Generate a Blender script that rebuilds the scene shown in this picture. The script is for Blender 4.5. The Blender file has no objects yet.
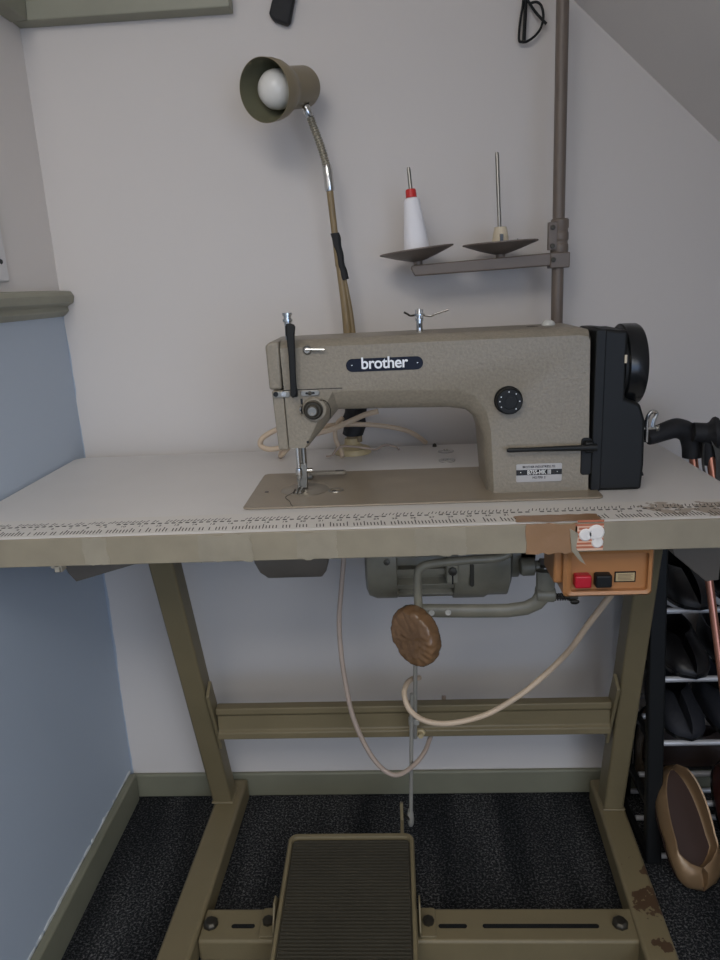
import bpy, bmesh, math, random
from mathutils import Vector, Matrix, noise
random.seed(4)
PI = math.pi
sc = bpy.context.scene
C = sc.collection

# ------------------------------------------------------------------ camera
cam = bpy.data.objects.new('camera', bpy.data.cameras.new('camera')); C.objects.link(cam)
_r = Vector((0.99798455, 0.04298189, -0.04668393)); _u = Vector((0.03372126, 0.26399404, 0.96393466)); _f = Vector((-0.05375602, 0.96356614, -0.26201257))
M = Matrix((( _r.x, _u.x, -_f.x, 0.0824), (_r.y, _u.y, -_f.y, -0.8262), (_r.z, _u.z, -_f.z, 1.0503), (0, 0, 0, 1)))
cam.matrix_world = M
cam.data.sensor_fit = 'VERTICAL'; cam.data.sensor_height = 32.0; cam.data.lens = 721.39 / 960 * 32.0
cam.data.clip_start = 0.01
sc.camera = cam
sc.view_settings.view_transform = 'Standard'; sc.view_settings.look = 'None'
sc.view_settings.gamma = 1; sc.view_settings.use_curve_mapping = False
sc.view_settings.exposure = 0.03

# ------------------------------------------------------------------ light
w = bpy.data.worlds.new('world'); sc.world = w; w.use_nodes = True
w.node_tree.nodes['Background'].inputs[0].default_value = (0.90, 0.93, 1.0, 1)
w.node_tree.nodes['Background'].inputs[1].default_value = 0.85
def area(name, loc, target, sx, sy, power, col):
    l = bpy.data.lights.new(name, 'AREA'); l.shape = 'RECTANGLE'; l.size = sx; l.size_y = sy; l.energy = power; l.color = col
    o = bpy.data.objects.new(name, l); C.objects.link(o); o.location = loc
    o.rotation_euler = (Vector(target) - Vector(loc)).to_track_quat('-Z', 'Y').to_euler()
    return o
area('skylight', (0.10, -1.15, 2.06), (-0.05, 0.1, 0.85), 1.5, 0.9, 32, (1.0, 0.972, 0.94))
area('window_light', (1.15, -1.9, 1.60), (-0.5, 0.1, 1.0), 1.3, 0.8, 15, (0.93, 0.965, 1.0))
area('low_blue_fill', (0.9, -2.5, 0.85), (-0.3, 0.4, 0.5), 1.4, 0.7, 7.5, (0.32, 0.56, 1.0))  # added blue fill, cools the wall below the table

T = 0.7645          # table top height
H0 = 0.7310         # underside of the table top

# ------------------------------------------------------------------ materials
def lin(c):
    r = []
    for v in c:
        v = v / 255.0
        r.append(v / 12.92 if v <= 0.04045 else ((v + 0.055) / 1.055) ** 2.4)
    return (r[0], r[1], r[2], 1)
MATS = {}
def mat(name, col, rough=0.5, metal=0.0, var=0.0, vscale=8.0, bump=0.0, bscale=60.0, col2=None, clear=0.0, spec=0.5, detail=4):
    if name in MATS: return MATS[name]
    m = bpy.data.materials.new(name); m.use_nodes = True; nt = m.node_tree; N = nt.nodes; L = nt.links
    b = N['Principled BSDF']; b.inputs['Roughness'].default_value = rough; b.inputs['Metallic'].default_value = metal
    b.inputs['Specular IOR Level'].default_value = spec
    b.inputs['Coat Weight'].default_value = clear
    c = lin(col); b.inputs['Base Color'].default_value = c
    tc = N.new('ShaderNodeTexCoord')
    if var > 0 or col2:
        n = N.new('ShaderNodeTexNoise'); n.inputs['Scale'].default_value = vscale; n.inputs['Detail'].default_value = detail
        L.new(tc.outputs['Object'], n.inputs['Vector'])
        r = N.new('ShaderNodeValToRGB'); r.color_ramp.elements[0].position = 0.32; r.color_ramp.elements[1].position = 0.68
        c2 = lin(col2) if col2 else tuple(x * (1 - var) for x in c[:3]) + (1,)
        r.color_ramp.elements[0].color = c2; r.color_ramp.elements[1].color = c
        L.new(n.outputs['Fac'], r.inputs['Fac']); L.new(r.outputs['Color'], b.inputs['Base Color'])
    if bump > 0:
        n2 = N.new('ShaderNodeTexNoise'); n2.inputs['Scale'].default_value = bscale; n2.inputs['Detail'].default_value = 3
        L.new(tc.outputs['Object'], n2.inputs['Vector'])
        bp = N.new('ShaderNodeBump'); bp.inputs['Strength'].default_value = bump; bp.inputs['Distance'].default_value = 0.002
        L.new(n2.outputs['Fac'], bp.inputs['Height']); L.new(bp.outputs['Normal'], b.inputs['Normal'])
    MATS[name] = m
    return m

WHITE = mat('white_wall_paint', (208, 202, 197), 0.75, var=0.05, vscale=2.5, bump=0.25, bscale=14)
SLOPE = mat('slope_lit_paint', (232, 227, 222), 0.8, var=0.05, vscale=2.5, bump=0.2, bscale=14)  # wall white made paler to stand in for light missing on the slope
BLUE = mat('blue_wall_paint', (160, 171, 186), 0.6, var=0.06, vscale=3, bump=0.25, bscale=14)
SAGE = mat('sage_gloss_paint', (148, 147, 130), 0.5, var=0.14, vscale=9, bump=0.25, bscale=30)
SAGEB = mat('sage_baseboard_paint', (126, 125, 106), 0.55, var=0.14, vscale=9, bump=0.25, bscale=30)
CHIP = mat('chipped_white_paint', (205, 208, 208), 0.7, var=0.1, vscale=60)
LAM = mat('table_laminate', (212, 208, 204), 0.42, var=0.07, vscale=5, bump=0.05, bscale=40)
EDGE = mat('edge_tape', (147, 137, 116), 0.45, var=0.18, vscale=18, bump=0.3, bscale=45)
CLEARTAPE = mat('clear_tape', (152, 143, 124), 0.3, var=0.15, vscale=30, bump=0.4, bscale=60)
BROWNTAPE = mat('brown_tape', (148, 114, 82), 0.32, var=0.12, vscale=30, bump=0.4, bscale=50)
PAPER = mat('ruler_paper', (214, 208, 200), 0.6, var=0.1, vscale=14)
INK = mat('ruler_ink', (72, 68, 64), 0.8)
CORE = mat('copper_core', (178, 104, 74), 0.5)
BLOB = mat('white_filler', (225, 220, 214), 0.6)
OLIVE = mat('olive_stand_paint', (120, 108, 80), 0.5, var=0.10, vscale=14, bump=0.15, bscale=120)
MACH = mat('hammered_greige_enamel', (141, 132, 116), 0.38, var=0.16, vscale=260, bump=0.35, bscale=300, detail=2)
BEDM = mat('worn_bed_enamel', (142, 130, 112), 0.34, var=0.10, vscale=20, bump=0.05, bscale=200)
BLACK = mat('black_plastic', (22, 23, 23), 0.5, var=0.08, vscale=20, spec=0.3)
BLACK2 = mat('black_gloss', (22, 23, 24), 0.25)
RUB = mat('black_rubber', (28, 28, 30), 0.7, bump=0.3, bscale=200)
CHROME = mat('chrome', (205, 205, 203), 0.16, 1.0)
STEEL = mat('dull_steel', (150, 148, 142), 0.35, 1.0)
DARKST = mat('dark_steel', (72, 68, 60), 0.45, 0.8)
GREYP = mat('spool_stand_paint', (112, 100, 90), 0.45, var=0.08, vscale=30)
MOTOR = mat('motor_grey_paint', (138, 132, 114), 0.4, var=0.3, vscale=22, bump=0.15, bscale=80)
PAN = mat('oil_pan_grey', (106, 98, 88), 0.4, var=0.2, vscale=14)
ORANGE = mat('amber_plastic', (168, 116, 70), 0.35, var=0.10, vscale=14)
RED = mat('red_button', (176, 22, 40), 0.35)
CREAMC = mat('cream_cable', (206, 184, 158), 0.5, var=0.1, vscale=30)
CREAMC2 = mat('pinkish_cable', (178, 160, 146), 0.5, var=0.1, vscale=30)
NAVY = mat('navy_badge', (20, 26, 42), 0.4, spec=0.2)
LETTER = mat('badge_lettering', (232, 234, 238), 0.4)
LAMPP = mat('lamp_bronze_paint', (136, 122, 92), 0.36, var=0.08, vscale=20)
LAMPIN = mat('lamp_inner', (110, 108, 86), 0.5)
BAMBOO = mat('tan_pole', (140, 120, 86), 0.4, var=0.15, vscale=30)
BULB = mat('frosted_bulb', (225, 222, 215), 0.25)
CREAMB = mat('cream_flange', (196, 178, 138), 0.45, var=0.1, vscale=20)
THREAD = mat('white_thread', (240, 238, 240), 0.7, bump=0.3, bscale=700)
REDT = mat('red_cone_tip', (200, 48, 44), 0.45)
IVORY = mat('ivory_plastic', (206, 192, 166), 0.5)
GOLD = mat('gold_leather', (146, 118, 86), 0.3, 0.45, bump=0.1, bscale=60)
INSOLE = mat('brown_insole', (54, 34, 25), 0.7)
SHOEB = mat('black_leather', (20, 19, 20), 0.4, bump=0.2, bscale=60)
SHOEG = mat('glitter_leather', (92, 80, 66), 0.35, 0.3, var=0.6, vscale=300)
SHOER = mat('maroon_leather', (56, 26, 22), 0.45)
SHOEN = mat('navy_shoe_fabric', (27, 29, 36), 0.7, bump=0.3, bscale=200)
COPPER = mat('rose_copper', (196, 134, 112), 0.3, 0.75)
WEB = mat('grey_webbing', (78, 76, 72), 0.8)
TREAD = mat('pedal_dark', (66, 61, 49), 0.55, var=0.2, vscale=12)
PWHITE = mat('white_plastic', (214, 212, 212), 0.4)

def two_tone(name, a, b, expr):
    """Material switching between paints a/b with a wobbly hand painted edge."""
    m = bpy.data.materials.new(name); m.use_nodes = True; nt = m.node_tree; N = nt.nodes; L = nt.links
    bs = N['Principled BSDF']; bs.inputs['Roughness'].default_value = 0.7
    tc = N.new('ShaderNodeTexCoord'); sep = N.new('ShaderNodeSeparateXYZ'); L.new(tc.outputs['Object'], sep.inputs[0])
    nz = N.new('ShaderNodeTexNoise'); nz.inputs['Scale'].default_value = 9; nz.inputs['Detail'].default_value = 3
    L.new(tc.outputs['Object'], nz.inputs['Vector'])
    mx = N.new('ShaderNodeMix'); mx.data_type = 'RGBA'
    mx.inputs[6].default_value = lin(a); mx.inputs[7].default_value = lin(b)
    L.new(expr(N, L, sep, nz), mx.inputs[0]); L.new(mx.outputs[2], bs.inputs['Base Color'])
    n2 = N.new('ShaderNodeTexNoise'); n2.inputs['Scale'].default_value = 14; L.new(tc.outputs['Object'], n2.inputs['Vector'])
    bp = N.new('ShaderNodeBump'); bp.inputs['Strength'].default_value = 0.25; bp.inputs['Distance'].default_value = 0.002
    L.new(n2.outputs['Fac'], bp.inputs['Height']); L.new(bp.outputs['Normal'], bs.inputs['Normal'])
    return m
def mth(N, L, op, a, b):
    n = N.new('ShaderNodeMath'); n.operation = op
    for i, v in enumerate((a, b)):
        if v is None: continue
        if isinstance(v, (int, float)): n.inputs[i].default_value = v
        else: L.new(v, n.inputs[i])
    return n.outputs[0]

def carpet():
    m = bpy.data.materials.new('charcoal_carpet'); m.use_nodes = True; nt = m.node_tree; N = nt.nodes; L = nt.links
    b = N['Principled BSDF']; b.inputs['Roughness'].default_value = 0.95; b.inputs['Specular IOR Level'].default_value = 0.15
    tc = N.new('ShaderNodeTexCoord')
    n = N.new('ShaderNodeTexNoise'); n.inputs['Scale'].default_value = 240; n.inputs['Detail'].default_value = 5; n.inputs['Roughness'].default_value = 0.8
    L.new(tc.outputs['Object'], n.inputs['Vector'])
    r = N.new('ShaderNodeValToRGB'); e = r.color_ramp.elements
    e[0].position = 0.50; e[0].color = lin((32, 34, 36)); e[1].position = 0.74; e[1].color = lin((156, 156, 156))
    L.new(n.outputs['Fac'], r.inputs['Fac'])
    mp = N.new('ShaderNodeMapping'); mp.inputs['Scale'].default_value = (11, 2.2, 1); mp.inputs['Rotation'].default_value = (0, 0, 0.25); L.new(tc.outputs['Object'], mp.inputs['Vector'])
    n3 = N.new('ShaderNodeTexNoise'); n3.inputs['Scale'].default_value = 1.0; n3.inputs['Detail'].default_value = 1; L.new(mp.outputs[0], n3.inputs['Vector'])
    r3 = N.new('ShaderNodeValToRGB'); r3.color_ramp.elements[0].position = 0.4; r3.color_ramp.elements[1].position = 0.62
    r3.color_ramp.elements[0].color = (0.55, 0.56, 0.58, 1); r3.color_ramp.elements[1].color = (1.25, 1.22, 1.2, 1)
    L.new(n3.outputs['Fac'], r3.inputs['Fac'])
    mx = N.new('ShaderNodeMix'); mx.data_type = 'RGBA'; mx.blend_type = 'MULTIPLY'; mx.inputs[0].default_value = 1
    L.new(r.outputs['Color'], mx.inputs[6]); L.new(r3.outputs['Color'], mx.inputs[7]); L.new(mx.outputs[2], b.inputs['Base Color'])
    bp = N.new('ShaderNodeBump'); bp.inputs['Strength'].default_value = 0.9; bp.inputs['Distance'].default_value = 0.006
    L.new(n.outputs['Fac'], bp.inputs['Height']); L.new(bp.outputs['Normal'], b.inputs['Normal'])
    return m
def peeled(name, base, spot, centres):
    """Enamel with chipped-off islands near given places on the surface."""
    m = bpy.data.materials.new(name); m.use_nodes = True; nt = m.node_tree; N = nt.nodes; L = nt.links
    b = N['Principled BSDF']; b.inputs['Roughness'].default_value = 0.5
    tc = N.new('ShaderNodeTexCoord')
    nz = N.new('ShaderNodeTexNoise'); nz.inputs['Scale'].default_value = 75; nz.inputs['Detail'].default_value = 4; L.new(tc.outputs['Object'], nz.inputs['Vector'])
    tot = None
    for (c, rad) in centres:
        d = N.new('ShaderNodeVectorMath'); d.operation = 'DISTANCE'; d.inputs[1].default_value = c; L.new(tc.outputs['Object'], d.inputs[0])
        v = mth(N, L, 'SUBTRACT', 1.0, mth(N, L, 'DIVIDE', d.outputs['Value'], rad)); v = mth(N, L, 'MAXIMUM', v, 0.0)
        tot = v if tot is None else mth(N, L, 'ADD', tot, v)
    s = mth(N, L, 'MULTIPLY', mth(N, L, 'MINIMUM', tot, 0.5), 0.62)
    s = mth(N, L, 'GREATER_THAN', mth(N, L, 'ADD', s, nz.outputs['Fac']), 0.72)
    mx = N.new('ShaderNodeMix'); mx.data_type = 'RGBA'; mx.inputs[6].default_value = lin(base); mx.inputs[7].default_value = lin(spot)
    L.new(s, mx.inputs[0]); L.new(mx.outputs[2], b.inputs['Base Color'])
    return m

# ------------------------------------------------------------------ mesh helpers
class MB:
    def __init__(s): s.bm = bmesh.new()
    def box(s, x0, x1, y0, y1, z0, z1, mtx=None):
        vs = [s.bm.verts.new(((x0, x1)[i & 1], (y0, y1)[(i >> 1) & 1], (z0, z1)[(i >> 2) & 1])) for i in range(8)]
        if mtx:
            for v in vs: v.co = mtx @ v.co
        for f in ((0, 2, 3, 1), (4, 5, 7, 6), (0, 1, 5, 4), (2, 6, 7, 3), (0, 4, 6, 2), (1, 3, 7, 5)):
            s.bm.faces.new([vs[i] for i in f])
        return s
    def rings(s, rings, cap=True, close=False):
        R = [[s.bm.verts.new(p) for p in r] for r in rings]
        n = len(R[0])
        pairs = list(zip(R[:-1], R[1:]))
        if close: pairs.append((R[-1], R[0]))
        for a, b in pairs:
            for i in range(n):
                j = (i + 1) % n
                s.bm.faces.new((a[i], a[j], b[j], b[i]))
        if cap and not close:
            s.bm.faces.new(R[0][::-1]); s.bm.faces.new(R[-1])
        return s
    def lathe(s, prof, origin, axis=(0, 0, 1), n=32, cap=True):
        """prof: list of (radius, distance along axis)."""
        a = Vector(axis).normalized(); q = a.to_track_quat('Z', 'Y'); o = Vector(origin)
        rs = []
        for r, h in prof:
            r = max(r, 1e-5)
            rs.append([o + q @ Vector((r * math.cos(2 * PI * i / n), r * math.sin(2 * PI * i / n), h)) for i in range(n)])
        return s.rings(rs, cap)
    def cyl(s, p0, p1, r0, r1=None, n=20):
        p0 = Vector(p0); p1 = Vector(p1); d = p1 - p0
        return s.lathe([(r0, 0), (r1 if r1 is not None else r0, d.length)], p0, d, n)
    def tube(s, pts, r, n=10, smooth=True, sub=8, rf=None, flat=1.0):
        P = [Vector(p) for p in pts]
        if smooth and len(P) > 2:
            Q = []
            for i in range(len(P) - 1):
                a = P[max(i - 1, 0)]; b = P[i]; c = P[i + 1]; d = P[min(i + 2, len(P) - 1)]
                for k in range(sub):
                    t = k / sub
                    Q.append(0.5 * ((2 * b) + (c - a) * t + (2 * a - 5 * b + 4 * c - d) * t * t + (3 * b - a - 3 * c + d) * t ** 3))
            Q.append(P[-1]); P = Q
        rs = []; prev = None
        for i, p in enumerate(P):
            t = (P[min(i + 1, len(P) - 1)] - P[max(i - 1, 0)]).normalized()
            if prev is None:
                nrm = t.orthogonal().normalized()
            else:
                nrm = (prev - t * prev.dot(t)).normalized()
            prev = nrm; bn = t.cross(nrm)
            rr = rf(i / (len(P) - 1)) if rf else r
            rs.append([p + nrm * (rr * math.cos(2 * PI * k / n)) + bn * (rr * flat * math.sin(2 * PI * k / n)) for k in range(n)])
        return s.rings(rs)
    def prism(s, poly, y0, y1, plane='xz'):
        """polygon in a plane, extruded along the third axis y0..y1"""
        def P(p, h):
            return {'xz': (p[0], h, p[1]), 'xy': (p[0], p[1], h), 'yz': (h, p[0], p[1])}[plane]
        return s.rings([[P(p, y0) for p in poly], [P(p, y1) for p in poly]])
    def sphere(s, c, rx, ry=None, rz=None, mtx=None, u=20, v=12):
        ry = ry or rx; rz = rz or rx; c = Vector(c); rs = []
        for j in range(v + 1):
            ph = -PI / 2 + PI * j / v; cr = max(math.cos(ph), 1e-3)
            ring = []
            for i in range(u):
                p = Vector((rx * cr * math.cos(2 * PI * i / u), ry * cr * math.sin(2 * PI * i / u), rz * math.sin(ph)))
                if mtx: p = mtx @ p
                ring.append(c + p)
            rs.append(ring)
        return s.rings(rs)

def obj(name, mb, m, parent=None, bev=0.0, seg=3, sharp=35, base=None, mods=None):
    """One mesh object; coordinates are given in the room, origin put at the parent's base (or at 'base')."""
    bm = mb.bm if isinstance(mb, MB) else mb
    bmesh.ops.recalc_face_normals(bm, faces=bm.faces)
    me = bpy.data.meshes.new(name)
    root = parent
    while root is not None and root.parent is not None: root = root.parent
    off = Vector(root.location) if root is not None else (Vector(base) if base else None)
    if off is None:
        xs = [v.co for v in bm.verts]
        lo = Vector([min(c[i] for c in xs) for i in range(3)]); hi = Vector([max(c[i] for c in xs) for i in range(3)])
        off = Vector(((lo.x + hi.x) / 2, (lo.y + hi.y) / 2, lo.z))
    for v in bm.verts: v.co -= off
    bm.to_mesh(me); bm.free()
    for p in me.polygons: p.use_smooth = True
    me.set_sharp_from_angle(angle=math.radians(sharp))
    me.materials.append(m)
    o = bpy.data.objects.new(name, me); C.objects.link(o)
    if parent is not None: o.parent = parent
    else: o.location = off
    if bev > 0:
        b = o.modifiers.new('bevel', 'BEVEL'); b.width = bev; b.segments = seg; b.limit_method = 'ANGLE'; b.angle_limit = math.radians(32); b.harden_normals = False
    return o
def tag(o, label, cat, group=None):
    o['label'] = label; o['category'] = cat
    if group: o['group'] = group
    return o
def thing(name, label, cat, loc, group=None):
    o = bpy.data.objects.new(name, None); C.objects.link(o); o.location = loc; o.empty_display_size = 0.05
    return tag(o, label, cat, group)
def struct(name, mb, m, bev=0.0, base=(0, 0, 0)):
    o = obj(name, mb, m, None, bev, base=base); o['kind'] = 'structure'; return o
def text_mesh(name, body, size, m, parent, origin, xdir, zdir, ext=0.0004, off=0.0, sx=1.0, align='CENTER', spacing=1.0):
    cu = bpy.data.curves.new(name, 'FONT'); cu.body = body; cu.size = size; cu.extrude = ext; cu.offset = off
    cu.align_x = align; cu.align_y = 'CENTER'; cu.space_character = spacing
    to = bpy.data.objects.new(name + '_tmp', cu); C.objects.link(to)
    dg = bpy.context.evaluated_depsgraph_get(); me = bpy.data.meshes.new_from_object(to.evaluated_get(dg))
    C.objects.unlink(to); bpy.data.objects.remove(to)
    X = Vector(xdir).normalized(); Z = Vector(zdir).normalized(); Yn = X.cross(Z)
    bm = bmesh.new(); bm.from_mesh(me)
    for v in bm.verts:
        v.co = Vector(origin) + X * v.co.x * sx + Z * v.co.y + Yn * v.co.z
    return obj(name, bm, m, parent)
def rrect(x0, x1, z0, z1, r, n=6):
    pts = []
    for cx, cz, a0 in ((x1 - r, z1 - r, 0), (x0 + r, z1 - r, 90), (x0 + r, z0 + r, 180), (x1 - r, z0 + r, 270)):
        for k in range(n + 1):
            a = math.radians(a0 + 90 * k / n); pts.append((cx + r * math.cos(a), cz + r * math.sin(a)))
    return pts

# ------------------------------------------------------------------ room shell
XL, YB = -0.514, 0.4875
struct('floor', MB().box(XL - 0.1, 1.7, -3.0, YB + 0.1, -0.06, 0.0), carpet())
def edge_back(N, L, sep, nz):
    lim = mth(N, L, 'ADD', mth(N, L, 'MULTIPLY', mth(N, L, 'SUBTRACT', nz.outputs['Fac'], 0.42), 0.020), XL + 0.002)
    a = mth(N, L, 'LESS_THAN', sep.outputs['X'], lim); b = mth(N, L, 'LESS_THAN', sep.outputs['Z'], 1.02)
    return mth(N, L, 'MULTIPLY', a, b)
struct('wall_back', MB().box(XL - 0.1, 1.7, YB, YB + 0.1, 0.0, 2.15), two_tone('back_wall_paint', (208, 202, 197), (160, 171, 186), edge_back))
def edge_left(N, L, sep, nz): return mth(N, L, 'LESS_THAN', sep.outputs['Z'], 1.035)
struct('wall_left', MB().box(XL - 0.1, XL, -3.0, YB, 0.0, 2.15), two_tone('left_wall_lit_paint', (224, 218, 213), (176, 187, 200), edge_left))  # same paints as the back wall, lightened to make up for missing light
sl = lambda x: 1.467 - (x - 0.383) * 0.902
struct('ceiling', MB().box(XL - 0.1, 1.7, -3.0, YB + 0.1, 2.10, 2.16), SLOPE)
struct('ceiling_slope', MB().prism([(-0.35, sl(-0.35)), (1.7, sl(1.7)), (1.7, sl(1.7) + 0.1), (-0.35, sl(-0.35) + 0.1)], -0.95, YB), SLOPE)
struct('wall_right', MB().box(1.7, 1.8, -3.0, YB + 0.1, 0.0, 2.15), WHITE)
# baseboards
def wavy_chips(mb, f, n, seed):
    rnd = random.Random(seed)
    for i in range(n):
        t = i / n + rnd.uniform(-0.5, 0.5) / n; f(mb, t, rnd)
    return mb
bb = struct('baseboard_back', MB().box(XL, 1.2, YB - 0.010, YB, 0, 0.056), SAGEB, 0.004)
bl = struct('baseboard_left', MB().box(XL, XL + 0.016, -0.9, YB - 0.016, 0, 0.066), SAGEB, 0.004)
def chip_left(mb, t, rnd):
    y = -0.05 + t * 0.52; l = rnd.uniform(0.006, 0.03); h = rnd.uniform(0.002, 0.007)
    mb.prism([(y, 0.0655 - rnd.uniform(0, .003)), (y + l, 0.0655), (y + l * 1.1, 0.066 + h * .6), (y + l * .5, 0.066 + h), (y - l * .1, 0.066 + h * .5)], XL, XL + 0.0008 + rnd.uniform(0, .0015), 'yz')
c1 = obj('paint_chips', wavy_chips(MB(), chip_left, 26, 2), CHIP, bl)
# dado rail on the left wall, with its moulded profile
rail = [(XL, 1.064), (XL + 0.022, 1.062), (XL + 0.027, 1.054), (XL + 0.024, 1.042), (XL + 0.012, 1.036), (XL + 0.014, 1.028), (XL + 0.007, 1.022), (XL, 1.018)]
m_ = MB(); m_.rings([[(x, -0.9, z) for x, z in rail], [(x, YB - 0.002, z) for x, z in rail]])
struct('trim_1', m_, SAGE, 0.0015)
# high boxed trim across the top left of the back wall, returning on the left wall
hp = [(0, 1.480), (-0.028, 1.482), (-0.030, 1.510), (-0.022, 1.514), (-0.022, 1.60), (0, 1.60)]
m_ = MB(); m_.rings([[(XL, YB + a, z) for a, z in hp], [(-0.159, YB + a, z) for a, z in hp]])
struct('trim_2', m_, SAGE, 0.002)
m_ = MB(); m_.rings([[(XL - a, YB - 0.03, z) for a, z in hp], [(XL - a, -0.9, z) for a, z in hp]])
struct('trim_3', m_, SAGE, 0.002)

# wall plate at the left edge
sw = thing('switch_plate', 'white plastic plate on the left wall just above the dado rail', 'switch plate', (XL, 0.22, 1.075))
obj('plate', MB().box(XL, XL + 0.008, 0.14, 0.305, 1.078, 1.23), PWHITE, sw, 0.003)
obj('screw', MB().lathe([(0.004, 0), (0.003, 0.0015)], (XL + 0.008, 0.287, 1.108), (1, 0, 0), 12), BLACK2, sw)

# ------------------------------------------------------------------ sewing table
W2 = 0.5265; D = 0.451
tb = thing('sewing_table', 'industrial sewing table with pale top, taped front edge and olive steel stand', 'table', (0.08, 0.28, 0))
def top_outline(rb):
    pts = [(-W2, 0), (W2, 0)]
    for cx, a0 in ((W2 - rb, 0), (-W2 + rb + 0.013, 90)):
        for k in range(9):
            a = math.radians(a0 + 90 * k / 8); pts.append((cx + rb * math.cos(a), D - rb + rb * math.sin(a)))
    return pts
ol = top_outline(0.03); ol = [(max(x, XL + 0.003), y) for x, y in ol]
top = obj('tabletop', MB().prism(ol, H0 + 0.001, T, 'xy'), LAM, tb, 0.003)
# taped front edge wraps face and a little of the top
eb = MB(); eb.box(-0.5105, W2 - 0.001, -0.0035, -0.0005, H0 - 0.003, T + 0.0002)
obj('edge_band', eb, EDGE, tb, 0.001)
def ragged(x0, x1, z0, z1, amp, seed, n=9, sides=True):
    rnd = random.Random(seed); p = []
    for i in range(n + 1): p.append((x0 + (x1 - x0) * i / n, z0 + rnd.uniform(-amp, amp)))
    if sides:
        for i in range(1, 5): p.append((x1 + rnd.uniform(-amp, amp), z0 + (z1 - z0) * i / 5))
    for i in range(n + 1): p.append((x1 - (x1 - x0) * i / n, z1 + rnd.uniform(-amp, amp)))
    if sides:
        for i in range(1, 5): p.append((x0 + rnd.uniform(-amp, amp), z1 - (z1 - z0) * i / 5))
    return p
# clear tape patches on the front face
for k, (x0, x1) in enumerate(((-0.31, -0.28), (-0.165, -0.10), (-0.045, 0.005), (0.10, 0.16))):
    obj('tape_patch', MB().prism(ragged(x0, x1, H0 - 0.002, T - 0.001, 0.002, k), -0.0042, -0.0036), CLEARTAPE, tb)
obj('tape_patch', MB().prism(ragged(-0.513, -0.500, H0 + 0.002, T - 0.002, 0.003, 77, 3), -0.0048, -0.0036), CHIP, tb)
# brown tape folded over the edge
bt = MB(); bt.prism(ragged(0.232, 0.292, H0 - 0.0035, T + 0.0004, 0.0015, 9), -0.0046, -0.0036)
bt.prism(ragged(0.222, 0.322, 0.002, 0.026, 0.0015, 12), T + 0.0013, T + 0.0017, 'xy')
obj('brown_tape', bt, BROWNTAPE, tb)
flap = MB(); flap.prism([(0.283, T - 0.006), (0.293, T - 0.012), (0.291, T - 0.03), (0.303, T - 0.052), (0.296, T - 0.047), (0.286, T - 0.034)], -0.0062, -0.005)
obj('tape_patch', flap, CLEARTAPE, tb)
cp = MB().box(0.290, 0.323, -0.0046, -0.0036, H0 - 0.001, T - 0.001)
core = obj('worn_patch', cp, mat('pale_core', (214, 176, 150), 0.6), tb)
st = MB()
for k in range(8):
    z = H0 + 0.002 + k * 0.0047; st.box(0.290 + (k % 3) * 0.002, 0.323, -0.0051, -0.0046, z, z + 0.0026)
obj('copper_stripe', st, CORE, core)
bbm = MB()
for (x, z, rx, rz) in ((0.302, T - 0.0145, .008, .0075), (0.314, T - 0.012, .010, .0045), (0.316, T - 0.0245, .007, .0065)):
    bbm.lathe([(rx, 0), (rx * .8, .0015)], (x, -0.0051, z), (0, -1, 0), 16)
obj('white_filler', bbm, BLOB, core)
# ruler tape stuck along the front of the top
rl = obj('ruler_tape', MB().prism(ragged(-0.5135, W2 - 0.001, 0.0035, 0.0715, 0.0006, 3, 40, False), T + 0.0002, T + 0.0008, 'xy'), peeled('stained_ruler_paper', (212, 207, 200), (166, 153, 138), [((0.33, -0.24, T), 0.035), ((0.39, -0.25, T), 0.04), ((-0.56, -0.26, T), 0.03)]), tb)
tk = MB(); zt = T + 0.0008; rnd = random.Random(6); x = -0.508; i = 0
def dash(x0, x1, y0, y1, sk=0.0):
    vs = [tk.bm.verts.new(p) for p in ((x0, y0, zt), (x1, y0, zt), (x1 + sk, y1, zt), (x0 + sk, y1, zt), (x0, y0, zt + .0002), (x1, y0, zt + .0002), (x1 + sk, y1, zt + .0002), (x0 + sk, y1, zt + .0002))]
    for f in ((0, 3, 2, 1), (4, 5, 6, 7), (0, 1, 5, 4), (1, 2, 6, 5), (2, 3, 7, 6), (3, 0, 4, 7)): tk.bm.faces.new([vs[q] for q in f])
while x < W2 - 0.01:
    worn = 0.12 if x > -0.2 else 0.2
    if rnd.random() > worn * .3: dash(x, x + 0.0052, 0.0405, 0.0440)
    for k in range(2):
        if rnd.random() > worn: dash(x + k * 0.0045, x + k * 0.0045 + 0.0011, 0.047, 0.056 if k == 0 else 0.053, 0.002)
    x += 0.009; i += 1
x = -0.508; i = 0
while x < W2 - 0.01:
    ln = 0.016 if i % 5 == 0 else 0.011
    if rnd.random() > 0.12: dash(x, x + 0.0013, 0.010, 0.010 + ln, -0.0012)
    x += 0.0042; i += 1
obj('ruler_ticks', tk, INK, rl)
for n in range(1, 44):
    x = -0.502 + n * 0.0231
    if x > W2 - 0.02: break
    if 0.215 < x < 0.33: continue
    text_mesh('ruler_number', str(n), 0.0075, INK, rl, (x, 0.0325, T + 0.0011), (1, 0, 0), (0, 1, 0), 0.0001)
# small chrome inserts
for (x, y) in ((0.165, 0.392), (0.162, 0.325)):
    r_ = MB().lathe([(0.0135, 0), (0.0135, .0016), (0.010, .0022), (0.0085, .0008), (0, .0008)], (x, y, T), n=24)
    obj('chrome_insert', r_, CHROME, tb)
obj('nail_head', MB().lathe([(0.004, 0), (0.003, .005), (0.0, .006)], (0.148, 0.435, T), n=12), DARKST, tb)
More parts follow.
